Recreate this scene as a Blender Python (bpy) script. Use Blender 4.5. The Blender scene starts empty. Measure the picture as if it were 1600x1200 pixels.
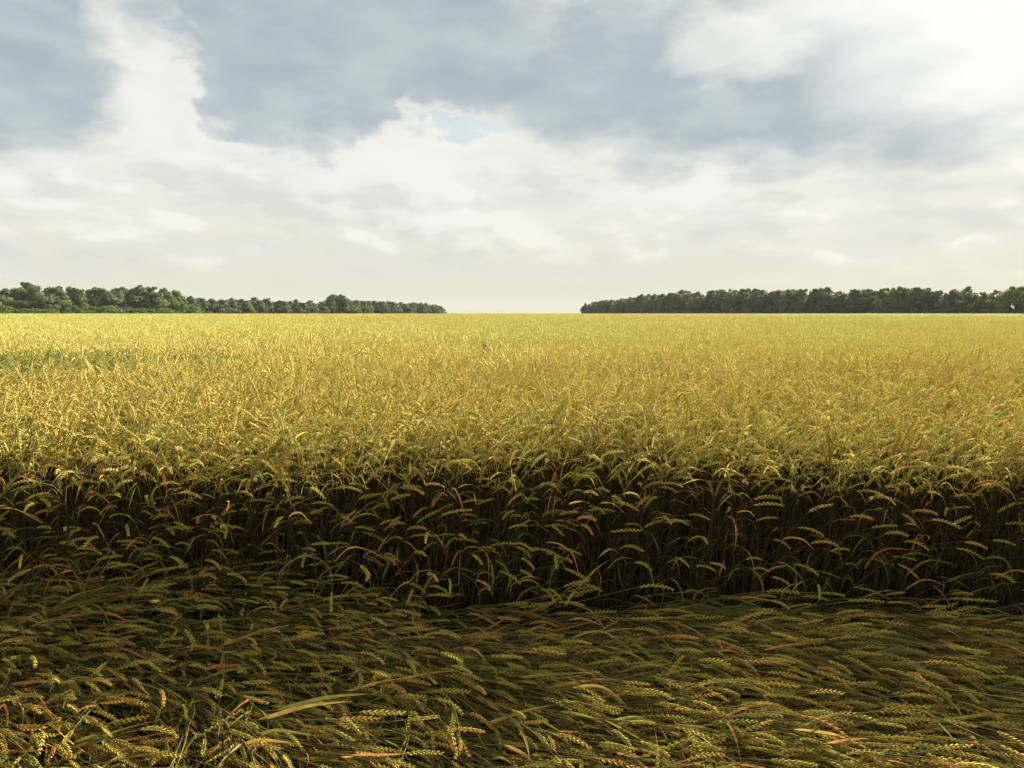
import bpy, math, random
import numpy as np
from mathutils import Vector, Matrix, Euler, noise as mnoise

R = math.radians
random.seed(7)
rng = np.random.default_rng(7)
scene = bpy.context.scene
C = scene.collection

# ------------------------------------------------------------------ camera
CAM_H = 1.405
LENS = 28.0
PITCH = 5.14
FPX = 1600 * LENS / 36.0
cam_d = bpy.data.cameras.new('camera')
cam_d.lens = LENS
cam_d.sensor_width = 36.0
cam_d.clip_start = 0.05
cam_d.clip_end = 9000
cam = bpy.data.objects.new('camera', cam_d)
C.objects.link(cam)
cam.location = (0, 0, CAM_H)
cam.rotation_euler = (R(90 - PITCH), 0, 0)
scene.camera = cam

SUN_AZ, SUN_EL = 32.0, 24.5          # degrees right of the view, above the horizon
scene.view_settings.view_transform = 'Standard'
scene.view_settings.look = 'None'
scene.view_settings.gamma = 1.0
EXPO = 2.05
scene.view_settings.exposure = EXPO
scene.cycles.max_bounces = 3
scene.cycles.diffuse_bounces = 2
scene.cycles.glossy_bounces = 1
scene.cycles.transmission_bounces = 2
scene.cycles.transparent_max_bounces = 8
scene.cycles.use_adaptive_sampling = True
scene.cycles.adaptive_threshold = 0.03
scene.cycles.use_denoising = True
scene.cycles.denoiser = 'OPENIMAGEDENOISE'
scene.cycles.denoising_input_passes = 'RGB_ALBEDO_NORMAL'
scene.cycles.denoising_prefilter = 'ACCURATE'


# ------------------------------------------------------------------ node helper
class X:
    """a float or vector socket with arithmetic"""
    def __init__(s, nt, sock): s.nt, s.s = nt, sock
    def _m(s, op, *o, clamp=False):
        n = s.nt.nodes.new('ShaderNodeMath'); n.operation = op; n.use_clamp = clamp
        for i, a in enumerate((s,) + o):
            if isinstance(a, X): s.nt.links.new(a.s, n.inputs[i])
            else: n.inputs[i].default_value = a
        return X(s.nt, n.outputs[0])
    def __add__(s, o): return s._m('ADD', o)
    __radd__ = __add__
    def __sub__(s, o): return s._m('SUBTRACT', o)
    def __rsub__(s, o): return (s * -1.0) + o
    def __mul__(s, o): return s._m('MULTIPLY', o)
    __rmul__ = __mul__
    def __truediv__(s, o): return s._m('DIVIDE', o)
    def max(s, o): return s._m('MAXIMUM', o)
    def min(s, o): return s._m('MINIMUM', o)
    def pow(s, o): return s._m('POWER', o)
    def fract(s): return s._m('FRACT')
    def sstep(s, a, b, lo=0.0, hi=1.0):
        n = s.nt.nodes.new('ShaderNodeMapRange'); n.interpolation_type = 'SMOOTHSTEP'
        s.nt.links.new(s.s, n.inputs['Value'])
        n.inputs['From Min'].default_value = a; n.inputs['From Max'].default_value = b
        n.inputs['To Min'].default_value = lo; n.inputs['To Max'].default_value = hi
        return X(s.nt, n.outputs['Result'])

def xyz(nt, x, y, z=0.0):
    n = nt.nodes.new('ShaderNodeCombineXYZ')
    for i, a in enumerate((x, y, z)):
        if isinstance(a, X): nt.links.new(a.s, n.inputs[i])
        else: n.inputs[i].default_value = a
    return n.outputs[0]

def noise(nt, vec, scale, detail=4.0, rough=0.5, dist=0.0):
    n = nt.nodes.new('ShaderNodeTexNoise')
    n.inputs['Scale'].default_value = scale; n.inputs['Detail'].default_value = detail
    n.inputs['Roughness'].default_value = rough; n.inputs['Distortion'].default_value = dist
    nt.links.new(vec, n.inputs['Vector'])
    return X(nt, n.outputs['Fac'])

def mix(nt, f, a, b):
    n = nt.nodes.new('ShaderNodeMix'); n.data_type = 'RGBA'; n.clamp_factor = True
    for key, v in ((0, f), (6, a), (7, b)):
        if isinstance(v, X): nt.links.new(v.s, n.inputs[key])
        elif isinstance(v, bpy.types.NodeSocket): nt.links.new(v, n.inputs[key])
        elif key == 0: n.inputs[key].default_value = v
        else: n.inputs[key].default_value = (*v, 1.0)
    return n.outputs[2]


# ------------------------------------------------------------------ sky and sun
world = bpy.data.worlds.new('World'); scene.world = world
world.use_nodes = True
nt = world.node_tree
nt.nodes.clear()
tc = nt.nodes.new('ShaderNodeTexCoord')
sep = nt.nodes.new('ShaderNodeSeparateXYZ'); nt.links.new(tc.outputs['Generated'], sep.inputs[0])
dx, dy, dz = (X(nt, sep.outputs[i]) for i in range(3))
az = dx._m('ARCTAN2', dy) * (180 / math.pi)          # degrees, 0 ahead, + right
el = dz._m('ARCSINE') * (180 / math.pi)

def azel(px, py):
    """direction (degrees) in which a cloud stands, from its place in the photograph"""
    v = Vector(((px - 800) / FPX, 1.0, (600 - py) / FPX))
    v.rotate(Euler((R(-PITCH), 0, 0)))
    return math.degrees(math.atan2(v.x, v.y)), math.degrees(math.atan2(v.z, math.hypot(v.x, v.y)))

# cloud space: clouds seen flat-on overhead and squeezed towards the horizon
elc = el.max(0.0)
cv = xyz(nt, az * 0.055, elc * 0.11, dy * 0.3)
cvs = xyz(nt, az * 0.03, elc * 0.19, dy * 0.3)
w1 = noise(nt, cv, 2.2, 6.0, 0.56) - 0.5
w2 = noise(nt, xyz(nt, az * 0.055 + 7.3, elc * 0.11 + 3.1, dy * 0.3), 2.2, 6.0, 0.56) - 0.5
w3 = noise(nt, cv, 9.0, 6.0, 0.6) - 0.5
w4 = noise(nt, xyz(nt, az * 0.055 + 2.7, elc * 0.11 + 8.1, dy * 0.3), 9.0, 6.0, 0.6) - 0.5
waz, wel = az + w1 * 9.0 + w3 * 3.2, el + w2 * 6.0 + w4 * 2.4

def blob(px, py, rx, ry, lo=0.0, hi=0.55):
    a, e = azel(px, py)
    sx, sy = rx / FPX * 57.3, ry / FPX * 57.3
    u, v = (waz - a) / sx, (wel - e) / sy
    return (1.0 - (u * u + v * v)._m('SQRT')).sstep(lo, hi)

dark = None
for b in [(5, 60, 160, 170, 0.0, 0.4), (-70, 150, 180, 70, 0, .5), (475, 60, 180, 170, 0.0, 0.14), (690, 70, 260, 130, 0, 0.5), (390, 170, 80, 50, 0, .2),
          (560, 160, 90, 40, 0, .25),
          (960, 120, 260, 130, 0.0, 0.5), (1180, 175, 320, 105, 0.0, 0.6), (1000, 40, 150, 80, 0, .8), (1330, 110, 200, 120, 0, 0.7), (1290, 40, 120, 70, 0, 1.8), (255, -10, 120, 70, 0, 0.9), (1430, 215, 180, 65, 0, 0.9)]:
    d = blob(*b)
    dark = d if dark is None else dark.max(d)
roof = (el + w2 * 14.0).sstep(17.0, 24.0) * noise(nt, cv, 1.3, 3.0, 0.5).sstep(0.32, 0.52)
dark = dark.max(roof * 0.9)
white = None
for b in [(240, 155, 118, 130, 0, .9), (1150, 80, 125, 66, 0, .6), (1190, 40, 80, 40, 0, .9), (700, 205, 120, 40, 0, .6),
          (620, 250, 330, 55, 0, .8), (1060, 300, 130, 40, 0, .7), (680, 335, 110, 26, 0, .7), (330, 215, 60, 40, 0, .6)]:
    d = blob(*b)
    white = d if white is None else white.max(d)
# glow of the veiled sun
sa, se = R(SUN_AZ), R(SUN_EL)
sdir = (math.sin(sa) * math.cos(se), math.cos(sa) * math.cos(se), math.sin(se))
cosg = dx * sdir[0] + dy * sdir[1] + dz * sdir[2]
glow = (cosg + w1 * 0.03).sstep(0.957, 0.994)
streak = noise(nt, cvs, 3.2, 5.0, 0.55)
mott = noise(nt, cv, 3.2, 4.0, 0.5)
base = mix(nt, el.sstep(0.0, 9.0), (0.755, 0.75, 0.615), (0.835, 0.84, 0.765))
base = mix(nt, streak.sstep(0.42, 0.64) * 0.75 * elc.sstep(1.0, 5.0), base, (0.755, 0.765, 0.715))
base = mix(nt, mott.sstep(0.5, 0.72) * 0.5 * elc.sstep(2.0, 6.0), base, (0.93, 0.93, 0.86))
dcol = mix(nt, mott.sstep(0.35, 0.7), (0.41, 0.488, 0.545), (0.52, 0.59, 0.62))
# puffs of cloud: lit on the side towards the sun, grey beneath
def puff(da, de):
    v = xyz(nt, (az + da) * 0.05, (elc + de) * 0.125, dy * 0.3)
    return noise(nt, v, 2.3, 4.0, 0.5)
p0 = puff(0.0, 0.0)
emb = (p0 - puff(0.9, 0.75)) * elc.sstep(1.0, 5.0)
cover = p0.sstep(0.44, 0.56)
lit = (emb * cover).sstep(0.0, 0.10); shd = (emb * -1.0).sstep(0.01, 0.10)
base = mix(nt, shd * 0.75, base, (0.70, 0.71, 0.665))
base = mix(nt, lit * 0.7, base, (0.95, 0.95, 0.89))
dcol = mix(nt, shd * 0.14, dcol, (0.33, 0.41, 0.49))
dcol = mix(nt, lit * 0.22, dcol, (0.62, 0.68, 0.72))
col = mix(nt, dark * 0.95, base, dcol)
col = mix(nt, white * (1.0 - dark * 0.35) * 0.85, col, (0.90, 0.905, 0.85))
col = mix(nt, glow * 0.92, col, (1.0, 1.0, 0.955))
sky = nt.nodes.new('ShaderNodeTexSky'); sky.sky_type = 'NISHITA'; sky.sun_disc = False
sky.sun_elevation = R(SUN_EL); sky.sun_rotation = R(SUN_AZ); sky.air_density = 1.0; sky.dust_density = 1.5
skyc = nt.nodes.new('ShaderNodeMix'); skyc.data_type = 'RGBA'; skyc.blend_type = 'MULTIPLY'
skyc.inputs[0].default_value = 1.0
nt.links.new(sky.outputs[0], skyc.inputs[6]); skyc.inputs[7].default_value = (0.080, 0.092, 0.092, 1)
gap = blob(735, 200, 60, 17, 0, .5).max(blob(700, 188, 45, 8, 0, .5)) * 0.45
col = mix(nt, gap, col, skyc.outputs[2])
col = mix(nt, 0.02, col, skyc.outputs[2])
bg = nt.nodes.new('ShaderNodeBackground'); nt.links.new(col, bg.inputs[0]); bg.inputs[1].default_value = 2 ** -EXPO   # same picture of the sky at this exposure
wo = nt.nodes.new('ShaderNodeOutputWorld'); nt.links.new(bg.outputs[0], wo.inputs[0])
world.cycles.sampling_method = 'MANUAL'; world.cycles.sample_map_resolution = 512

sun_d = bpy.data.lights.new('sun', 'SUN'); sun_d.energy = 5.0; sun_d.angle = R(4.0); sun_d.color = (1.0, 0.93, 0.80)
sun = bpy.data.objects.new('sun', sun_d); C.objects.link(sun)
sun.rotation_euler = Vector(sdir).to_track_quat('Z', 'Y').to_euler()
sun.location = (20, 30, 30)


# ------------------------------------------------------------------ materials
def surf_mat(name, build, rough=0.7, transl=0.0, spec=0.12):
    m = bpy.data.materials.new(name); m.use_nodes = True
    nt = m.node_tree; nt.nodes.clear()
    out = nt.nodes.new('ShaderNodeOutputMaterial')
    p = nt.nodes.new('ShaderNodeBsdfPrincipled')
    p.inputs['Roughness'].default_value = rough
    p.inputs['Specular IOR Level'].default_value = spec
    c = build(nt, p)
    nt.links.new(c, p.inputs['Base Color'])
    if transl > 0:
        t = nt.nodes.new('ShaderNodeBsdfTranslucent'); nt.links.new(c, t.inputs[0])
        mx = nt.nodes.new('ShaderNodeMixShader'); mx.inputs[0].default_value = transl
        nt.links.new(p.outputs[0], mx.inputs[1]); nt.links.new(t.outputs[0], mx.inputs[2])
        nt.links.new(mx.outputs[0], out.inputs[0])
    else:
        nt.links.new(p.outputs[0], out.inputs[0])
    return m

def rnd(nt, k=1.0, off=0.0):
    """0..1 per stalk: the instance's random number plus the stalk's own inside a clump"""
    oi = nt.nodes.new('ShaderNodeObjectInfo')
    at = nt.nodes.new('ShaderNodeAttribute'); at.attribute_name = 'tint'
    return ((X(nt, oi.outputs['Random']) + X(nt, at.outputs['Fac'])) * k + off).fract()

def pos(nt):
    return nt.nodes.new('ShaderNodeNewGeometry').outputs['Position']

def ramp(nt, f, stops):
    n = nt.nodes.new('ShaderNodeValToRGB'); cr = n.color_ramp
    while len(cr.elements) < len(stops): cr.elements.new(0.5)
    for e, (p_, c) in zip(cr.elements, stops): e.position = p_; e.color = (*c, 1)
    nt.links.new(f.s, n.inputs[0])
    return n.outputs[0]

def plant_mat(name, stops, transl, rough=0.65, k=1.0, off=0.0, grain=(0.75, 1.2), gscale=90, green=0.0):
    def b(nt, p):
        c = ramp(nt, rnd(nt, k, off), stops)
        ps = pos(nt)
        g = noise(nt, ps, gscale, 3.0, 0.6).sstep(0.3, 0.7, *grain)
        n = nt.nodes.new('ShaderNodeMix'); n.data_type = 'RGBA'; n.blend_type = 'MULTIPLY'
        n.inputs[0].default_value = 1.0
        nt.links.new(c, n.inputs[6]); nt.links.new(xyz(nt, g, g, g), n.inputs[7])
        c = n.outputs[2]
        if green > 0:      # patches of the field that ripen later
            sy = nt.nodes.new('ShaderNodeSeparateXYZ'); nt.links.new(ps, sy.inputs[0])
            f = noise(nt, ps, 0.09, 3.0, 0.5).sstep(0.36, 0.60, .35, 1.0) * X(nt, sy.outputs[1]).sstep(5.0, 20.0) * green
            c = mix(nt, f, c, (0.62, 0.60, 0.20))
        return c
    return surf_mat(name, b, max(rough, .8), transl, spec=.05)

M_ear = plant_mat('ripe_ear', [(0, (0.66, 0.54, 0.165)), (.35, (0.76, 0.645, 0.21)), (.6, (0.62, 0.565, 0.175)), (.85, (0.70, 0.54, 0.155)), (1, (0.58, 0.555, 0.17))], 0.34, green=0.9)
M_leaf = plant_mat('crop_leaf', [(0, (0.42, 0.36, 0.075)), (.4, (0.55, 0.43, 0.105)), (.6, (0.32, 0.32, 0.06)), (.9, (0.58, 0.40, 0.095)), (1, (0.52, 0.29, 0.08))], 0.34, k=3.7, off=.3, gscale=40, green=.35)
M_stem = plant_mat('crop_shade_stem', [(0, (0.075, 0.055, 0.024)), (.5, (0.06, 0.052, 0.02)), (1, (0.085, 0.046, 0.026))], 0.0, k=2.3, gscale=30)  # brown taken near black: shade of the crop's recess put into the colour
M_straw = plant_mat('straw_neck', [(0, (0.48, 0.41, 0.12)), (.5, (0.42, 0.40, 0.11)), (1, (0.52, 0.40, 0.115))], 0.1, k=2.3, gscale=30)  # straw neck, also painting the canopy top brighter than the dark stems
M_dry_shade = plant_mat('withered_shade_leaf', [(0, (0.045, 0.026, 0.018)), (.6, (0.075, 0.042, 0.022)), (1, (0.065, 0.028, 0.018))], 0.1, k=5.1, gscale=40)  # withered lower leaves, darkened further to paint in shade under the ears
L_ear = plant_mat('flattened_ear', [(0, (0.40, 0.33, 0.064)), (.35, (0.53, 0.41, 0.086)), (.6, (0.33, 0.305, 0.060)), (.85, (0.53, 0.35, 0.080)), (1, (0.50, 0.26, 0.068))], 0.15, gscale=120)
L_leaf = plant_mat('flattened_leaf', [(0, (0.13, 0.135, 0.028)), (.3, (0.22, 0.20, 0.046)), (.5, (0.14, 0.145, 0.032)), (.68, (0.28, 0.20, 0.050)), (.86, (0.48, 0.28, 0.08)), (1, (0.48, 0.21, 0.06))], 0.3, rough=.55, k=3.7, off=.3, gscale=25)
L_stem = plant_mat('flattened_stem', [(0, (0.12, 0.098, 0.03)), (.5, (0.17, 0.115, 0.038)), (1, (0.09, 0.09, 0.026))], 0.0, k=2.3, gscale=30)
G_ear = plant_mat('unripe_ear', [(0, (0.34, 0.37, 0.115)), (.5, (0.45, 0.45, 0.135)), (1, (0.29, 0.34, 0.11))], 0.25)
G_leaf = plant_mat('unripe_leaf', [(0, (0.18, 0.23, 0.06)), (.5, (0.26, 0.30, 0.08)), (1, (0.15, 0.21, 0.065))], 0.35, k=3.7)
G_stem = plant_mat('unripe_stem', [(0, (0.12, 0.15, 0.05)), (1, (0.16, 0.17, 0.06))], 0.0)

def soil(nt, p):
    n = noise(nt, pos(nt), 14.0, 6.0, 0.65)
    bp = nt.nodes.new('ShaderNodeBump'); bp.inputs['Strength'].default_value = 0.8; bp.inputs['Distance'].default_value = 0.03
    nt.links.new(n.s, bp.inputs['Height']); nt.links.new(bp.outputs[0], p.inputs['Normal'])
    return mix(nt, n, (0.016, 0.009, 0.010), (0.042, 0.026, 0.023))
M_soil = surf_mat('dark_soil', soil, 1.0, spec=0.0)
def farcrop(nt, p):
    ps = pos(nt)
    n = noise(nt, ps, 3.0, 5.0, 0.7); g = noise(nt, ps, 0.012, 4.0, 0.5)
    bp = nt.nodes.new('ShaderNodeBump'); bp.inputs['Strength'].default_value = 1.0; bp.inputs['Distance'].default_value = 0.25
    nt.links.new(n.s, bp.inputs['Height']); nt.links.new(bp.outputs[0], p.inputs['Normal'])
    c = mix(nt, n.sstep(.3, .7), (0.20, 0.180, 0.042), (0.31, 0.27, 0.066))
    return mix(nt, g.sstep(.4, .6) * .5, c, (0.25, 0.24, 0.06))
M_far = surf_mat('distant_crop', farcrop, 1.0, spec=0.0)


# ------------------------------------------------------------------ mesh helpers
class Geo:
    def __init__(s): s.v = []; s.f = []; s.mi = []; s.t = []; s.n = 0
    def add(s, V, F, mi=0, tint=0.0):
        V = np.asarray(V, float)
        s.v.append(V); s.t.append(np.full(len(V), tint))
        s.f.extend([tuple(i + s.n for i in f) for f in F]); s.mi.extend([mi] * len(F) if isinstance(mi, int) else mi)
        s.n += len(V)
        return s
    def mesh(s, name, mats, smooth=True):
        me = bpy.data.meshes.new(name)
        me.from_pydata(np.concatenate(s.v).tolist(), [], s.f)
        for m in mats: me.materials.append(m)
        me.polygons.foreach_set('material_index', s.mi)
        me.polygons.foreach_set('use_smooth', [smooth] * len(s.f))
        a = me.attributes.new('tint', 'FLOAT', 'POINT'); a.data.foreach_set('value', np.concatenate(s.t))
        me.update()
        return me

def link(name, me, parent=None, mat=None):
    o = bpy.data.objects.new(name, me); C.objects.link(o)
    if parent: o.parent = parent
    return o

def tag(o, label=None, cat=None, group=None, kind=None):
    if label: o['label'] = label
    if cat: o['category'] = cat
    if group: o['group'] = group
    if kind: o['kind'] = kind
    return o

def frames(P):
    """tangents and two normals along a polyline"""
    T = np.gradient(P, axis=0); T /= np.linalg.norm(T, axis=1)[:, None] + 1e-9
    ref = np.array([0.13, 1.0, 0.07])
    A = np.cross(T, ref); A /= np.linalg.norm(A, axis=1)[:, None] + 1e-9
    B = np.cross(T, A)
    return T, A, B

def tube(P, rad, k=5):
    T, A, B = frames(P)
    n = len(P); V = []
    for j in range(k):
        a = 2 * math.pi * j / k
        V.append(P + (A * math.cos(a) + B * math.sin(a)) * np.asarray(rad)[:, None])
    V = np.stack(V, 1).reshape(-1, 3)
    F = [(i * k + j, i * k + (j + 1) % k, (i + 1) * k + (j + 1) % k, (i + 1) * k + j) for i in range(n - 1) for j in range(k)]
    F.append(tuple(range((n - 1) * k, n * k)))
    return V, F

def lobe(p, d, a, b, L, w, t):
    """a spikelet: pointed body with its widest ring below the middle"""
    d = d / (np.linalg.norm(d) + 1e-9)
    c = p + d * L * 0.38
    V = [p, c + a * w, c + b * t, c - a * w, c - b * t, p + d * L * .75 + a * w * .6, p + d * L * .75 + b * t * .6, p + d * L * .75 - a * w * .6, p + d * L * .75 - b * t * .6, p + d * L]
    F = []
    for j in range(4):
        k = (j + 1) % 4
        F += [(0, 1 + k, 1 + j), (1 + j, 1 + k, 5 + k, 5 + j), (5 + j, 5 + k, 9)]
    return V, F

def ear_geo(P, scale, lod, r):
    """awnless ear along polyline P"""
    T, A, B = frames(P)
    ang = r.uniform(0, math.pi)
    A, B = A * math.cos(ang) + B * math.sin(ang), B * math.cos(ang) - A * math.sin(ang)
    g = Geo(); n = len(P)
    if lod == 0:
        V, F = tube(P, np.linspace(0.0022, 0.0012, n) * scale, 4); g.add(V, F)
        N = 15
        for i in range(N):
            u = i / (N - 1) * 0.95; f = u * (n - 1); i0 = min(int(f), n - 2); q = f - i0
            p = P[i0] * (1 - q) + P[i0 + 1] * q; t = T[i0]; a = A[i0]; b = B[i0]
            side = 1 if i % 2 else -1
            env = (0.62 + 0.5 * math.sin(math.pi * min(1, u * 0.8 + 0.15))) * scale
            for off in (-1, 0, 1):
                d = t + a * side * (0.43 - 0.08 * abs(off)) + b * off * 0.28 + np.array(r.normal(0, .05, 3))
                V, F = lobe(p + b * off * 0.0014 * scale, d, b, a, 0.0165 * env * r.uniform(.9, 1.1), 0.0026 * env, 0.0024 * env)
                g.add(V, F)
    else:
        k = 4 if lod == 1 else 3
        m = 9 if lod == 1 else 4
        idx = np.linspace(0, n - 1, m); Q = np.stack([np.interp(idx, range(n), P[:, c]) for c in range(3)], 1)
        rad = 0.0075 * scale * np.sin(np.linspace(0.35, 2.95, m)) * np.where(np.arange(m) % 2, 1.12, .82)
        V, F = tube(Q, rad, k); g.add(V, F)
    return g

def leaf_geo(p0, d0, L, w, droop, twist, segs, r):
    """strap leaf with a folded midrib, bending over under its weight"""
    d = np.array(d0, float); d /= np.linalg.norm(d)
    P = [np.array(p0, float)]; st = L / segs
    kink = r.uniform(0.35, 0.8); side = np.cross(d, (0, 0, 1)); side /= np.linalg.norm(side) + 1e-9
    sway = r.normal(0, 0.09)
    for i in range(segs):
        u = (i + 1) / segs
        d = d + np.array((0, 0, -1)) * droop / segs * (2.4 if abs(u - kink) < .13 else 0.8) + side * sway
        d /= np.linalg.norm(d); P.append(P[-1] + d * st)
    P = np.array(P); T, A, B = frames(P)
    V = []; F = []
    a0 = r.uniform(-.5, .5)
    for i in range(segs + 1):
        u = i / segs; ww = w * (0.55 + 0.45 * min(1, u * 5)) * max(0.04, 1 - u ** 2.2)
        a = a0 + twist * u
        s = A[i] * math.cos(a) + B[i] * math.sin(a); nn = np.cross(T[i], s)
        V += [P[i] + s * ww * .5 + nn * ww * .16, P[i], P[i] - s * ww * .5 + nn * ww * .16]
    for i in range(segs):
        for j in (0, 1):
            F.append((i * 3 + j, i * 3 + j + 1, i * 3 + 4 + j, i * 3 + 3 + j))
    return V, F

def curve(thetas, phi, L, wob, r):
    """polyline from angles off the vertical, bending in the direction phi"""
    n = len(thetas); P = [np.zeros(3)]; st = L / n
    dphi = r.normal(0, wob); kink = r.integers(2, n) if r.random() < .22 else n + 1; kj = r.normal(0, .55)
    for i, th in enumerate(thetas):
        ph = phi + dphi * i / n + (kj if i >= kink else 0)
        P.append(P[-1] + st * np.array((math.sin(th) * math.cos(ph), math.sin(th) * math.sin(ph), math.cos(th))))
    return np.array(P)

def stalk(kind, r, lod=0):
    """parts of one wheat plant: stem, ear, leaves, as Geo"""
    earL = r.uniform(0.088, 0.128)
    if kind == 'standing':
        L = r.uniform(0.75, 0.88); lean = abs(r.normal(0, 0.10)); nod = r.choice([r.uniform(.4, 1.1), r.uniform(.9, 1.7), r.uniform(1.4, 2.1)])
        s = np.linspace(0, 1, 12); th = lean + (nod * .62 - lean) * np.clip((s - .72) / .28, 0, 1) ** 1.6
        the = np.linspace(th[-1], nod, 7)
    elif kind == 'lodged':
        L = r.uniform(0.60, 0.85); lv = r.uniform(1.42, 1.60)
        s = np.linspace(0, 1, 12); th = np.where(s < .25, 0.75 + (lv - .75) * s / .25, lv) + 0.07 * np.sin(s * r.uniform(4, 9) + r.uniform(0, 6))
        the = np.linspace(th[-1], r.uniform(1.5, 2.05), 7)
    else:   # arching out of the edge
        L = r.uniform(0.58, 0.84); a0 = r.uniform(.1, .75); a1 = a0 + r.uniform(.35, 1.1)
        s = np.linspace(0, 1, 14); th = a0 + (a1 - a0) * s ** 1.8
        the = np.linspace(a1 + .1, min(2.3, a1 + r.uniform(.35, 1.0)), 7)
    wob = .25 if kind != 'lodged' else .35
    P = curve(np.concatenate([th, the]), 0.0, 1.0, wob, r)
    ns = len(th)
    # exact lengths: stem steps and ear steps differ
    D = np.diff(P, axis=0); D /= np.linalg.norm(D, axis=1)[:, None]
    steps = np.concatenate([np.full(ns, L / ns), np.full(7, earL / 7)])
    P = np.concatenate([[np.zeros(3)], np.cumsum(D * steps[:, None], 0)])
    if kind == 'lodged': P[:, 2] -= P[6, 2]
    Ps, Pe = P[:ns + 1], P[ns:]
    stem = Geo(); kk = (5, 3, 3)[lod]
    if lod == 2: Ps_ = Ps[-5:]
    else: Ps_ = Ps
    RR = np.linspace(0.0023, 0.0014, len(Ps_)); cut = min(len(Ps_) - 2, max(1, int(len(Ps_) * r.uniform(.74, .95)))) if lod < 2 else 0
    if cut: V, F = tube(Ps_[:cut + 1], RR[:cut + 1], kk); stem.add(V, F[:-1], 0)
    V, F = tube(Ps_[cut:], RR[cut:], kk); stem.add(V, F, 4 if kind == 'standing' else 0)  # pale neck above dark stem: varied cut paints the fade into shade
    ear = ear_geo(Pe, (r.uniform(.74, .92) if kind == 'lodged' else r.uniform(.9, 1.08)) if lod == 0 else r.uniform(.88, 1.06), lod, r)
    leaves = []
    T, A, B = frames(Ps)
    hs = {'standing': (.36, .58, .84), 'lodged': (.42, .68), 'arch': (.42, .74)}[kind]
    if lod == 2: hs = (.86,)
    for h in hs:
        if r.random() < .12 and lod == 0 and kind == 'standing': continue
        i = int(h * ns); a = r.uniform(0, 2 * math.pi); side = A[i] * math.cos(a) + B[i] * math.sin(a)
        if kind == 'lodged': d = T[i] * 1.3 + side * .35 + np.array((0, 0, r.uniform(-.05, .22))); droop = r.uniform(.1, .9)
        else: d = T[i] * r.uniform(.6, 1.6) + side * .6; droop = r.uniform(.4, 2.6)
        g = Geo(); V, F = leaf_geo(Ps[i], d, r.uniform(.11, .20) if kind == 'standing' else r.uniform(.14, .27), r.uniform(.006, .010) if kind == 'standing' else r.uniform(.007, .012), droop, r.normal(0, 1.3), (8, 4, 3)[lod], r)
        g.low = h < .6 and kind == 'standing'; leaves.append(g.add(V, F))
    return stem, ear, leaves

def merge(parts, mats_order=(0, 1, 2)):
    g = Geo(); stem, ear, leaves = parts
    def put(src, mi, tint=0.0):
        V = np.concatenate(src.v); g.add(V, src.f, mi, tint)
    put(stem, 0); put(ear, 1)
    for l in leaves: put(l, 2, 0.0)
    return g


# ------------------------------------------------------------------ ground
def sheet(name, xs, ys, zf, mat):
    V = [(x, y, zf(x, y)) for y in ys for x in xs]; nx = len(xs)
    F = [(j * nx + i, j * nx + i + 1, (j + 1) * nx + i + 1, (j + 1) * nx + i) for j in range(len(ys) - 1) for i in range(nx - 1)]
    me = bpy.data.meshes.new(name); me.from_pydata(V, [], F); me.materials.append(mat)
    me.polygons.foreach_set('use_smooth', [True] * len(F))
    o = link(name, me); o['kind'] = 'structure'
    return o
def nz(x, y, s=0.0): return mnoise.noise(Vector((x, y, s)))
gx = [-2000, -400, -60] + list(np.linspace(-12, 12, 61)) + [60, 400, 2000]
gy = [-2000, -300, -20] + list(np.linspace(-2, 10, 41)) + [40, 120, 600, 2000]
sheet('ground', gx, gy, lambda x, y: 0.025 * nz(x * 2.2, y * 2.2) if abs(x) < 12 and -2 < y < 10 else 0.0, M_soil)
fx = [-2000, -1200, -600] + list(np.linspace(-300, 300, 61)) + [600, 1200, 2000]
fy = list(np.linspace(60, 120, 13)) + list(np.linspace(130, 700, 40)) + [1000, 1500, 2000]
sheet('field', fx, fy, lambda x, y: 0.45 + 0.05 * nz(x * .05, y * .05) - (0.15 if y < 70 else 0), M_far)


# ------------------------------------------------------------------ instanced crop ("stuff")
def source(name, meshes):
    col = bpy.data.collections.new(name)
    for i, me in enumerate(meshes):
        o = bpy.data.objects.new('%s_%02d' % (name, i), me); col.objects.link(o)
    return col

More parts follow.
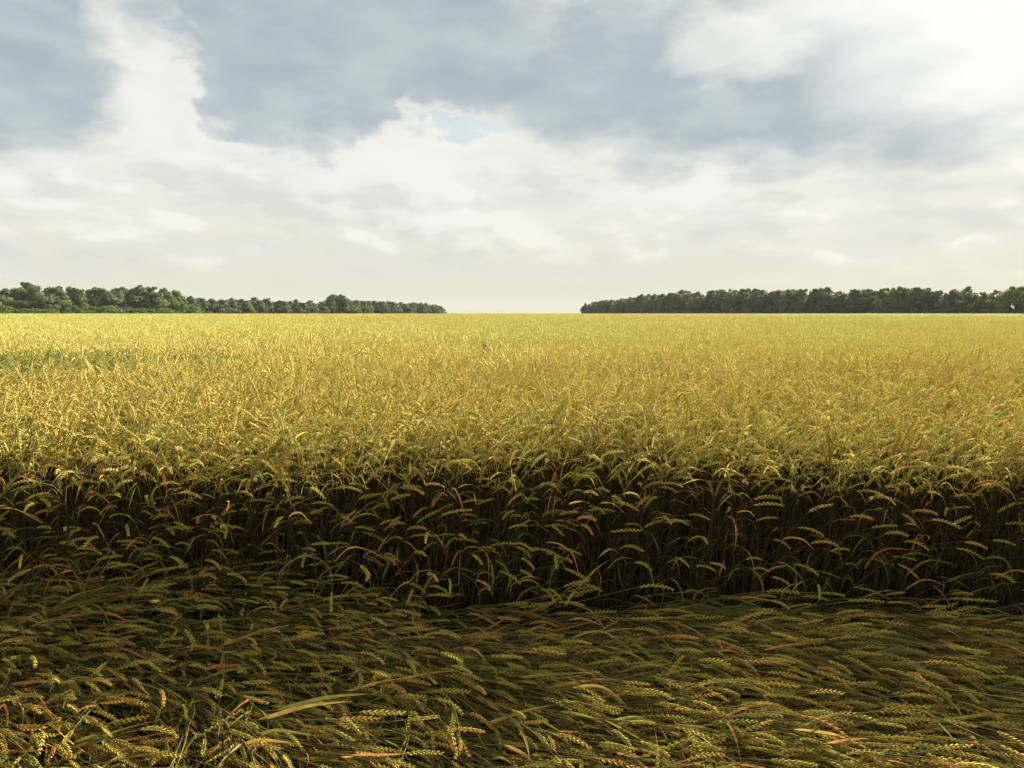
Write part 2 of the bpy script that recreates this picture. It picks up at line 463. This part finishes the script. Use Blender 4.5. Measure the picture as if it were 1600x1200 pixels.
def scatter(name, col, nvar, P, ROT, SC, label, cat):
    n = len(P)
    me = bpy.data.meshes.new(name)
    me.vertices.add(n); me.vertices.foreach_set('co', np.asarray(P, np.float32).ravel())
    a = me.attributes.new('rot', 'FLOAT_VECTOR', 'POINT'); a.data.foreach_set('vector', np.asarray(ROT, np.float32).ravel())
    a = me.attributes.new('siz', 'FLOAT_VECTOR', 'POINT'); a.data.foreach_set('vector', np.asarray(SC, np.float32).ravel())
    a = me.attributes.new('pick', 'INT', 'POINT'); a.data.foreach_set('value', rng.integers(0, nvar, n).astype(np.int32))
    me.update()
    o = link(name, me)
    tag(o, label, cat, kind='stuff')
    ng = bpy.data.node_groups.new(name, 'GeometryNodeTree')
    ng.interface.new_socket('Geometry', in_out='INPUT', socket_type='NodeSocketGeometry')
    ng.interface.new_socket('Geometry', in_out='OUTPUT', socket_type='NodeSocketGeometry')
    N, Lk = ng.nodes, ng.links
    gi, go = N.new('NodeGroupInput'), N.new('NodeGroupOutput')
    ci = N.new('GeometryNodeCollectionInfo'); ci.inputs['Collection'].default_value = col
    ci.inputs['Separate Children'].default_value = True; ci.inputs['Reset Children'].default_value = True
    ip = N.new('GeometryNodeInstanceOnPoints'); ip.inputs['Pick Instance'].default_value = True
    def attr(nm, ty):
        q = N.new('GeometryNodeInputNamedAttribute'); q.data_type = ty; q.inputs['Name'].default_value = nm
        return q.outputs['Attribute']
    Lk.new(gi.outputs[0], ip.inputs['Points']); Lk.new(ci.outputs[0], ip.inputs['Instance'])
    Lk.new(attr('pick', 'INT'), ip.inputs['Instance Index'])
    e2r = N.new('FunctionNodeEulerToRotation'); Lk.new(attr('rot', 'FLOAT_VECTOR'), e2r.inputs[0])
    Lk.new(e2r.outputs[0], ip.inputs['Rotation']); Lk.new(attr('siz', 'FLOAT_VECTOR'), ip.inputs['Scale'])
    Lk.new(ip.outputs[0], go.inputs[0])
    md = o.modifiers.new('scatter', 'NODES'); md.node_group = ng
    return o

def edge(x):     # front edge of the standing crop
    return 3.55 + 0.10 * nz(x * 0.9, 1.7) + 0.06 * nz(x * 3.1, 4.2)
def tram(x, y):  # wheel tracks through the crop
    out = np.zeros(len(x), bool)
    for (x0, y0, x1, y1) in ((11.3, 17.5, 16.0, 77.0), (-8.0, 36.0, -24.0, 250.0)):
        for off in (0.0, 1.8):
            q = x0 + (x1 - x0) * (y - y0) / (y1 - y0) + off
            out |= (np.abs(x - q) < 0.24) & (y > y0 - 6) & (y < y1 + 40)
    return out
def track(x, y, w):
    for (x0, y0, x1, y1) in ((11.3, 17.5, 16.0, 77.0), (-8.0, 36.0, -24.0, 250.0)):
        q = x0 + (x1 - x0) * (y - y0) / (y1 - y0) + .9
        if abs(x - q) < w and y0 - 6 < y < y1 + 40: return True
    return False
def in_patch(x, y):   # hollow of unripe crop
    wob = 0.6 * np.sin(x * 2.1) + 0.4 * np.sin(y * 1.7 + x)
    return ((x + 6.6) / 3.4) ** 2 + ((y - 8.7 + wob * .5) / 2.2) ** 2 < 1.0 + 0.25 * np.sin(x * 5.3 + y * 2.2)

# standing crop, small tufts of whole plants out to 15 m
def rotz(a, zs=1.0):
    ca, sa_ = math.cos(a), math.sin(a)
    return np.array(((ca, -sa_, 0), (sa_, ca, 0), (0, 0, zs)))
def tuft(kind, seed, n, size, mats, name, lod=0):
    r = np.random.default_rng(seed); g = Geo()
    for i in range(n):
        st, ea, lv = stalk(kind, r, lod)
        a = r.normal(.1, 1.15) if r.random() < .6 else r.uniform(-3.14, 3.14)
        M = np.array(Euler((r.normal(0, .07), r.normal(.03, .07), 0)).to_matrix()) @ rotz(a, r.normal(1, .06))
        off = np.array((r.uniform(-size, size), r.uniform(-size, size), 0)); t = r.random()
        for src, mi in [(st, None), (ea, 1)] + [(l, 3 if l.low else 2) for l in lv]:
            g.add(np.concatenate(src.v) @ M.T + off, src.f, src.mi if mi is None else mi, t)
    return g.mesh(name, mats)
NV, TN = 16, 13
col_std = source('standing_source', [tuft('standing', 100 + i, TN, .11, [M_stem, M_ear, M_leaf, M_dry_shade, M_straw], 'standing_wheat') for i in range(NV)])
col_mid = source('midfield_source', [tuft('standing', 150 + i, TN, .11, [M_stem, M_ear, M_leaf, M_dry_shade, M_straw], 'standing_wheat', 1) for i in range(NV)])
NEAR = 15.0
tanh_ = 800 / FPX
pts = []
for (ya, yb, dens) in ((3.1, 5.0, 640), (5.0, 8.0, 470), (8.0, NEAR, 330)):
    st_ = math.sqrt(TN / dens); w = yb * tanh_ + 1.0
    gx_, gy_ = np.meshgrid(np.arange(-w, w, st_), np.arange(ya, yb, st_))
    x = gx_.ravel(); y = gy_.ravel(); x = x + rng.uniform(-.5, .5, len(x)) * st_; y = y + rng.uniform(-.5, .5, len(y)) * st_
    ok = np.abs(x) < y * tanh_ + 0.9
    pts.append(np.stack([x[ok], y[ok]], 1))
pts = np.concatenate(pts)
ed = np.array([edge(x) for x in pts[:, 0]])
pts = pts[(pts[:, 1] > ed + .08 + rng.uniform(-.10, .12, len(pts))) & ~tram(pts[:, 0], pts[:, 1])]
gp = in_patch(pts[:, 0], pts[:, 1]) & (rng.random(len(pts)) < .95)
def stand_xf(q, zs=1.0):
    n = len(q)
    lf = np.array([nz(a * .45, b * .45, 3.0) for a, b in q]) * 0.10
    P = np.concatenate([q, np.zeros((n, 1))], 1)
    ROT = np.stack([rng.normal(0, .04, n), rng.normal(0.0, .04, n), rng.normal(0, .7, n)], 1)
    z = (1.0 + lf + rng.normal(0, .03, n)) * zs
    return P, ROT, np.stack([np.full(n, 1.0), np.full(n, 1.0), z], 1)
sp = pts[~gp]; mid_ = sp[:, 1] + rng.normal(0, 1.1, len(sp)) > 8.0
scatter('standing_wheat', col_std, NV, *stand_xf(sp[~mid_]), 'dense golden standing wheat crop behind the dark front edge', 'wheat')
scatter('midfield_wheat', col_mid, NV, *stand_xf(sp[mid_]), 'band of golden wheat in the middle of the field', 'wheat')
q = pts[gp]; q = q[rng.random(len(q)) < .97]
scatter('unripe_wheat', source('unripe_source', [tuft('standing', 300 + i, 9, .11, [G_stem, G_ear, G_leaf, G_leaf, G_leaf], 'unripe_wheat') for i in range(6)]), 6, *stand_xf(q, .93), 'sunken grey-green patch of unripe wheat in the golden field', 'wheat')

# farther crop as clumps
def clump(seed, size, dens):
    r = np.random.default_rng(seed); g = Geo()
    for i in range(int(size * size * dens)):
        st, ea, lv = stalk('standing', r, 2 if i % 3 else 1)
        a = r.normal(.1, 1.3) if r.random() < .6 else r.uniform(-3.14, 3.14)
        ca, sa_ = math.cos(a), math.sin(a); M = np.array(((ca, -sa_, 0), (sa_, ca, 0), (0, 0, r.normal(1, .06))))
        off = np.array((r.uniform(-size / 2, size / 2), r.uniform(-size / 2, size / 2), 0)); t = r.random()
        for src, mi in [(st, None), (ea, 1)] + [(l, 2) for l in lv]:
            g.add(np.concatenate(src.v) @ M.T + off, src.f, src.mi if mi is None else mi, t)
    return g.mesh('wheat_clump', [M_stem, M_ear, M_leaf, M_dry_shade, M_straw])
NC = 4
col_cl = source('clump_source', [clump(500 + i, 1.5, 330) for i in range(NC)])
P, ROT, SC = [], [], []
def lay(y0, y1, step, k):
    y = y0
    while y < y1:
        w = y * tanh_ + 3 + step
        for x in np.arange(-w, w, step):
            X_, Y_ = x + rng.uniform(-.2, .2) * step, y + rng.uniform(-.2, .2) * step
            P.append((X_, Y_, 0)); ROT.append((0, 0, rng.uniform(-.5, .5)))
            SC.append((k, k, (1 + .10 * nz(X_ * .25, Y_ * .25, 3.0) + rng.normal(0, .015)) * (.74 if track(X_, Y_, .6 * k) else 1)))
        y += step
lay(NEAR + .6, 40, 1.35, 1.0)
lay(40.5, 90, 2.1, 1.6)
lay(91, 300, 4.2, 3.2)
scatter('distant_wheat', col_cl, NC, P, ROT, SC, 'smooth golden expanse of wheat stretching away to the trees', 'wheat')


# ------------------------------------------------------------------ flattened crop
def lod_h(x, y):
    h = 0.065 + 0.05 * nz(x * 1.3, y * 1.6, 9.0) + 0.035 * nz(x * 3.1, y * 3.4, 5.0)
    d = y - (edge(x) - 0.45)
    if d > 0:
        left = 1 / (1 + math.exp((x + .75) * 4)); h += d * (0.06 + .25 * left)
    m = math.exp(-((x - .85) / .28) ** 2 - ((y - 3.40) / .12) ** 2); h += 0.09 * m
    return h
def flow(x, y):
    a = -0.62 + 0.75 * nz(x * .8, y * .9, 12.0) + 0.45 * nz(x * 2.3, y * 2.3, 2.0)
    a -= 0.30 * max(0, 2.9 - y) * (1.0 if x < 0 else .6)
    return max(-.85, min(.15, a))
NL = 20
def lodged_xf(q, lo, hi, spread=.22, odd=.04):
    P, ROT, SC = [], [], []
    for x, y in q:
        a = flow(x, y) + rng.normal(0, spread)
        if rng.random() < odd: a += rng.normal(0, .7)
        z = lod_h(x, y) + rng.uniform(lo, hi)
        # root lies back along the flow, ear ends near (x, y)
        P.append((x - .6 * math.cos(a), y - .6 * math.sin(a), z)); ROT.append((rng.uniform(-.15, .15), rng.normal(-.05, .05), a)); k = rng.uniform(.92, 1.12); SC.append((k, k, k))
    return P, ROT, SC
def swath(seed, n):
    """a handful of plants laid over side by side"""
    r = np.random.default_rng(seed); g = Geo()
    for i in range(n):
        st, ea, lv = stalk('lodged', r)
        M = np.array(Euler((r.uniform(-.3, .3), r.normal(0, .06), r.normal(0, .13))).to_matrix()) * r.uniform(.92, 1.12)
        u = r.uniform(-1, 1)
        off = np.array((r.uniform(-.22, .22), u * .085, -.03 * u * u + r.uniform(-.05, .02))); t = r.random()
        for src, mi in [(st, 0), (ea, 1)] + [(l, 2) for l in lv]:
            g.add(np.concatenate(src.v) @ M.T + off, src.f, mi, t)
    return g.mesh('flattened_wheat', [L_stem, L_ear, L_leaf])
n = 900
x = rng.uniform(-3.6, 3.8, n); y = rng.uniform(1.2, 3.66, n)
ok = (np.abs(x) < y * tanh_ + .75)
ed = np.array([edge(a) for a in x])
lefty = 1 / (1 + np.exp((x + .75) * 4))
ok &= y < ed - 0.26 + 0.20 * lefty + rng.normal(0, .05, n)
ok &= (y < ed - .35) | (rng.random(n) < .75)
q = np.stack([x[ok], y[ok]], 1)
NS = 9
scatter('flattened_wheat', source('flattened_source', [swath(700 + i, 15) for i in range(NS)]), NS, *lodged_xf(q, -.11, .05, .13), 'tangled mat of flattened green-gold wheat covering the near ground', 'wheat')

# plants leaning out of the edge
NA = 16
archp = [stalk('arch', np.random.default_rng(900 + i)) for i in range(NA)]
archm = [merge(p).mesh('leaning_wheat', [M_stem, L_ear, L_leaf]) for p in archp]  # shade-dark stems here keep the recess near black by colour
P, ROT, SC = [], [], []
for i in range(330):
    x = rng.uniform(-2.9, 3.0)
    if x > -.5 and rng.random() < .70: continue
    y = edge(x) + rng.uniform(-.16, .26)
    if x < -.4: y -= rng.uniform(0, .15)
    P.append((x, y, 0)); k = rng.uniform(.75, 1.1) if x > -.4 else rng.uniform(.65, 1.1)
    ROT.append((0, rng.normal(.08, .16), rng.normal(-.25, .55))); SC.append((k, k, k))
scatter('leaning_wheat', source('leaning_source', archm), NA, P, ROT, SC, 'half-fallen wheat slumping over the dark recess of the crop edge', 'wheat')

# short and stunted plants that make the edge ragged
edgm = []
for i in range(14):
    st, ea, lv = stalk('standing', np.random.default_rng(1200 + i))
    edgm.append(merge((st, ea, [l for l in lv if not l.low])))
edgm = [g.mesh('edge_wheat', [M_stem, L_ear, L_leaf, L_leaf, M_stem]) for g in edgm]  # necks use the dark stem colour too, painting shade into the edge
P, ROT, SC = [], [], []
for i in range(480):
    x = rng.uniform(-3.0, 3.0)
    d = nz(x * 2.0, 7.7) * .5 + .5
    if rng.random() > .35 + .8 * d: continue
    P.append((x, edge(x) + rng.uniform(-.06, .16), 0)); k = 1.0 - .36 * rng.random() ** 1.6
    ROT.append((rng.normal(.14, .14), rng.normal(.12, .16), rng.normal(-.4, 1.0))); SC.append((1, 1, k))
scatter('edge_wheat', source('edge_source', edgm), 14, P, ROT, SC, 'ragged olive wheat plants in shade along the crop edge', 'wheat')

# ------------------------------------------------------------------ single wheat plants: the 300 that show largest
def hero_set(kind, seeds, mats):
    out = []
    for s in seeds:
        st, ea, lv = stalk(kind, np.random.default_rng(s))
        out.append((st.mesh('stem', [mats[0]] + [mats[0], mats[0], mats[0], M_straw] * (len(mats) > 3)), ea.mesh('ear', [mats[1]]), [l.mesh('leaf', [mats[3] if l.low and len(mats) > 3 else mats[2]]) for l in lv]))
    return out
def plant(name, parts, loc, rot, s, label, group):
    e = bpy.data.objects.new(name, None); e.empty_display_size = .05; C.objects.link(e)
    e.location = loc; e.rotation_euler = rot; e.scale = (s, s, s)
    tag(e, label, 'wheat', group)
    link('stem', parts[0], e); link('ear', parts[1], e)
    for l in parts[2]: link('leaf', l, e)
    return e
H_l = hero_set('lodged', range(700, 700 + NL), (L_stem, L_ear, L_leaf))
H_a = hero_set('arch', range(900, 900 + NA), (M_stem, L_ear, L_leaf))
H_s = hero_set('standing', range(100, 112), (M_stem, M_ear, M_leaf, M_dry_shade))
hp = []
while len(hp) < 170:
    y = 2.15 + 1.05 * rng.random() ** 1.3; x = rng.uniform(-1, 1) * (y * tanh_ * 1.02)
    hp.append((x, y))
P, ROT, SC = lodged_xf(hp, -.01, .025, .16, .02)
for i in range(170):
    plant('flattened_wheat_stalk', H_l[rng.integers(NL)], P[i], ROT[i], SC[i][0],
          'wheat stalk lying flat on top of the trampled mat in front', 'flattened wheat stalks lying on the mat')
for i in range(50):
    x = -2.2 + 4.4 * (i + rng.random()) / 50; y = edge(x) - rng.uniform(.02, .2)
    plant('leaning_wheat_stalk', H_a[rng.integers(NA)], (x, y, 0), (0, rng.normal(.05, .15), rng.normal(-.3, .5)), rng.uniform(.75, 1.05),
          'wheat stalk arching out over the dark recess below the crop edge', 'wheat stalks arching out of the crop edge')
for i in range(80):
    x = -2.35 + 4.7 * (i + rng.random()) / 80; y = edge(x) + rng.uniform(-.05, .06)
    plant('standing_wheat_stalk', H_s[rng.integers(12)], (x, y, 0), (rng.normal(0.05, .07), rng.normal(.02, .08), rng.normal(-.2, 1.0)), rng.uniform(.92, 1.06),
          'upright golden wheat stalk in the front row of the standing crop', 'wheat stalks standing in the front row')


# ------------------------------------------------------------------ weed standing above the crop
M_weed = plant_mat('dry_dock', [(0, (0.22, 0.10, 0.04)), (1, (0.30, 0.15, 0.05))], 0.1)
def dock(loc, h, label):
    r = np.random.default_rng(42)
    e = bpy.data.objects.new('dock_plant', None); C.objects.link(e); e.location = loc
    tag(e, label, 'weed')
    Pm = np.array([(0.01 * math.sin(3 * t), 0.008 * math.cos(2 * t), h * t) for t in np.linspace(0, 1, 10)])
    g = Geo(); V, F = tube(Pm, np.linspace(.006, .002, 10)); link('stem', g.add(V, F).mesh('stem', [M_weed]), e)
    for b in range(5):
        g = Geo(); z0 = h * (.66 + .06 * b); a = b * 2.4
        Q = np.array([(0.055 * t * math.cos(a), 0.055 * t * math.sin(a), z0 + .10 * t) for t in np.linspace(0, 1, 6)])
        if b == 4: Q = Pm[-4:]
        V, F = tube(Q, np.full(len(Q), .0015), 3); g.add(V, F)
        for k in range(60):
            p = Q[0] + (Q[-1] - Q[0]) * r.random() + r.normal(0, .010, 3)
            V, F = lobe(p, r.normal(0, 1, 3), np.array((1, 0, 0)), np.array((0, 1, 0)), .016, .006, .006); g.add(V, F)
        link('seed_cluster', g.mesh('seed_cluster', [M_weed]), e)
dock((-0.40, 11.0, 0), 1.03, 'brown seeding dock weed poking above the golden wheat')


# ------------------------------------------------------------------ trees
def bark(nt, p):
    n = noise(nt, pos(nt), 3.0, 4.0, .6)
    return mix(nt, n, (0.05, 0.04, 0.03), (0.11, 0.09, 0.07))
M_bark = surf_mat('bark', bark, .9)
def tree_leaf(name, c0, c1):
    def b(nt, p):
        oi = nt.nodes.new('ShaderNodeObjectInfo'); at = nt.nodes.new('ShaderNodeAttribute'); at.attribute_name = 'tint'
        f = (X(nt, oi.outputs['Random']) * .6 + X(nt, at.outputs['Fac']) * .4).pow(1.3)
        return mix(nt, f, c0, c1)
    return surf_mat(name, b, .6, .3)
M_tl = tree_leaf('tree_leaves', (0.115, 0.14, 0.066), (0.20, 0.235, 0.098))
M_bl = tree_leaf('bush_leaves', (0.11, 0.17, 0.038), (0.18, 0.25, 0.06))

M_pl = tree_leaf('pale_tree_leaves', (0.13, 0.165, 0.058), (0.23, 0.27, 0.092))
def make_tree(seed, bush=False, pale=False):
    """unit tree: 1 m high, crown down to the ground skirt; returns trunk and crown meshes"""
    r = np.random.default_rng(seed)
    tr = Geo()
    P = np.array([(0.02 * math.sin(t * 4 + seed), 0.02 * math.cos(t * 3), t * .75) for t in np.linspace(0, 1, 7)])
    V, F = tube(P, np.linspace(.022, .006, 7), 6); tr.add(V, F)
    cen = []
    for k in range(44 if not bush else 18):
        a = r.uniform(0, 6.28); u = r.uniform(0, 1) if not bush else r.uniform(0, .9)
        wdt = (.42 if not bush else .6) * math.sin(math.pi * (0.30 + .62 * u)) * r.uniform(.45, 1.08)
        c = np.array((wdt * math.cos(a), wdt * math.sin(a), .06 + .84 * u + r.normal(0, .02)))
        cen.append((c, r.uniform(.075, .14) * (1.2 if bush else 1)))
    for k in range(0 if bush else 3):
        a = r.uniform(0, 6.28); cen.append((np.array((.22 * math.cos(a) * r.random(), .22 * math.sin(a) * r.random(), r.uniform(.88, 1.0))), r.uniform(.04, .07)))
    for k in range(7):
        c, _ = cen[r.integers(len(cen))]; b0 = P[min(5, 2 + int(c[2] * 4))]
        Q = np.array([b0 + (c - b0) * t + np.array((0, 0, .05 * math.sin(t * 3.1))) for t in np.linspace(0, 1, 5)])
        V, F = tube(Q, np.linspace(.008, .002, 5), 4); tr.add(V, F)
    g = Geo()
    for c, rad in cen:
        t = float(np.clip(r.normal(.5, .28), 0, 1))
        for k in range(95):
            d = r.normal(0, 1, 3); d /= np.linalg.norm(d); p = c + d * rad * r.uniform(.55, 1.08) * np.array((1.15, 1.15, .8))
            if p[2] < .01: continue
            n_ = d + r.normal(0, .55, 3) + np.array((0, 0, .35)); n_ /= np.linalg.norm(n_)
            a = np.cross(n_, r.normal(0, 1, 3)); a /= np.linalg.norm(a); b = np.cross(n_, a)
            s = r.uniform(.024, .046)
            g.add([p - a * s, p - b * s * .55 + n_ * s * .2, p + a * s, p + b * s * .55 + n_ * s * .2], [(0, 1, 2, 3)], 0, float(np.clip(t + r.normal(0, .12), 0, 1)))
    return tr.mesh('trunk', [M_bark]), g.mesh('crown', [M_bl if bush else M_pl if pale else M_tl], smooth=False)
TREES = [make_tree(40 + i) for i in range(9)]
PALE = [make_tree(60 + i, pale=True) for i in range(5)]
BUSH = [make_tree(80 + i, True) for i in range(4)]
def put_tree(name, parts, x, y, h, w, label, cat, group, names=('trunk', 'crown')):
    e = bpy.data.objects.new(name, None); C.objects.link(e); e.location = (x, y, 0)
    e.rotation_euler = (0, 0, random.uniform(0, 6.28)); e.scale = (w, w, h)
    tag(e, label, cat, group)
    link(names[0], parts[0], e); link(names[1], parts[1], e)
ONES = 'zeroth first second third fourth fifth sixth seventh eighth ninth tenth eleventh twelfth thirteenth fourteenth fifteenth sixteenth seventeenth eighteenth nineteenth'.split()
def ordinal(n):
    if n < 20: return ONES[n]
    t, u = divmod(n, 10)
    return ['', '', 'twentieth', 'thirtieth', 'fortieth', 'fiftieth', 'sixtieth', 'seventieth', 'eightieth'][t] if u == 0 else ['', '', 'twenty', 'thirty', 'forty', 'fifty', 'sixty', 'seventy', 'eighty'][t] + '-' + ONES[u]
LEFT = [(-80, 450), (0, 451), (60, 445), (90, 450), (130, 451), (165, 446), (190, 450), (210, 447), (250, 450), (280, 456), (300, 463), (325, 468), (345, 467), (390, 469), (425, 468), (450, 472), (458, 476), (480, 471), (515, 477), (535, 461), (552, 465), (567, 473), (590, 470), (620, 474), (650, 473), (680, 476), (700, 486)]
RIGHT = [(903, 486), (920, 472), (945, 470), (960, 473), (980, 465), (1010, 461), (1045, 459), (1090, 457), (1125, 456), (1150, 452), (1165, 457), (1210, 456), (1260, 453), (1285, 453), (1325, 452), (1345, 451), (1370, 445), (1390, 452), (1430, 450), (1475, 454), (1500, 451), (1525, 452), (1550, 450), (1600, 452), (1680, 450)]
def belt(side, prof, pgap, pedge, Dgap, Dedge):
    a = np.array(((pgap - 800) / FPX * Dgap, Dgap)); b = np.array(((pedge - 800) / FPX * Dedge, Dedge))
    L = np.linalg.norm(b - a); s = 0.0; k = 0
    px_, py_ = zip(*prof)
    while s < L:
        k += 1
        p = a + (b - a) * s / L; D = p[1]
        px = 800 + p[0] / D * FPX; top = np.interp(px, px_, py_) + random.choice((random.uniform(-1.8, 1.0), random.uniform(0, 7.5)))
        h = (488 - top) / FPX * D + CAM_H
        w = max(4.5, min(h * random.choice((random.uniform(.8, 1.1), random.uniform(1.2, 1.75))), 17))
        where = 'gap in the %s tree belt' % side
        look = 'tall' if h > 11.5 else ('low' if h < 7.5 else 'rounded')
        pale = random.random() < (.7 if side == 'right' and px > 1230 else .3 if side == 'right' else .12)
        tone = 'light' if pale else 'dark'
        put_tree('broadleaf_tree', random.choice(PALE if pale else TREES), p[0], p[1] + random.uniform(-3, 3), h, w,
                 '%s %s green tree, %s along from the open %s' % (look, tone, ordinal(k), where), 'tree', 'trees of the %s belt' % side)
        if True:
            q = p + np.array(((7 if side == 'right' else -7), random.uniform(2, 9)))
            put_tree('broadleaf_tree', random.choice(PALE if random.random() < (.7 if side == 'right' and px > 1230 else .25 if side == 'right' else .1) else TREES), q[0], q[1], h * random.uniform(.94, 1.10), w * 1.1,
                     'tree crown showing behind the front row of the %s tree belt' % side, 'tree', 'back row of the %s belt' % side)
        s += w * random.uniform(.46, .62)
    return k
belt('left', LEFT, 692, -40, 640, 300)
belt('right', RIGHT, 912, 1680, 640, 290)
# light bushes at the foot of the left belt
for i, px in enumerate((8, 22, 52, 68, 86, 122, 138, 158, 172, 205, 222, 236, 262, 298)):
    D = 288 + px * .10; h = (488 - random.uniform(474, 481)) / FPX * D + CAM_H
    put_tree('bush', BUSH[i % 4], (px - 800) / FPX * D, D, h, h * random.uniform(1.3, 1.9),
             '%s light green bush from the picture edge, before the left trees' % ordinal(i + 1), 'bush', 'bushes before the left belt', ('stem', 'crown'))
# ------------------------------------------------------------------ thin summer haze
hm = bpy.data.materials.new('summer_haze'); hm.use_nodes = True
hn = hm.node_tree; hn.nodes.clear()
pv = hn.nodes.new('ShaderNodeVolumePrincipled'); pv.inputs['Color'].default_value = (.92, .95, 1, 1); pv.inputs['Density'].default_value = 0.00005
ho = hn.nodes.new('ShaderNodeOutputMaterial'); hn.links.new(pv.outputs[0], ho.inputs['Volume'])
bv = [(x, y, z) for x in (-2050, 2050) for y in (-2050, 2050) for z in (-1.0, 24.0)]
bf = [(0, 1, 3, 2), (4, 6, 7, 5), (0, 4, 5, 1), (2, 3, 7, 6), (0, 2, 6, 4), (1, 5, 7, 3)]
hme = bpy.data.meshes.new('haze'); hme.from_pydata(bv, [], bf); hme.materials.append(hm)
tag(link('haze', hme), 'thin pale haze over the whole field', 'haze', kind='stuff')
print('TRIS', sum(len(m.polygons) * 2 for m in bpy.data.meshes))
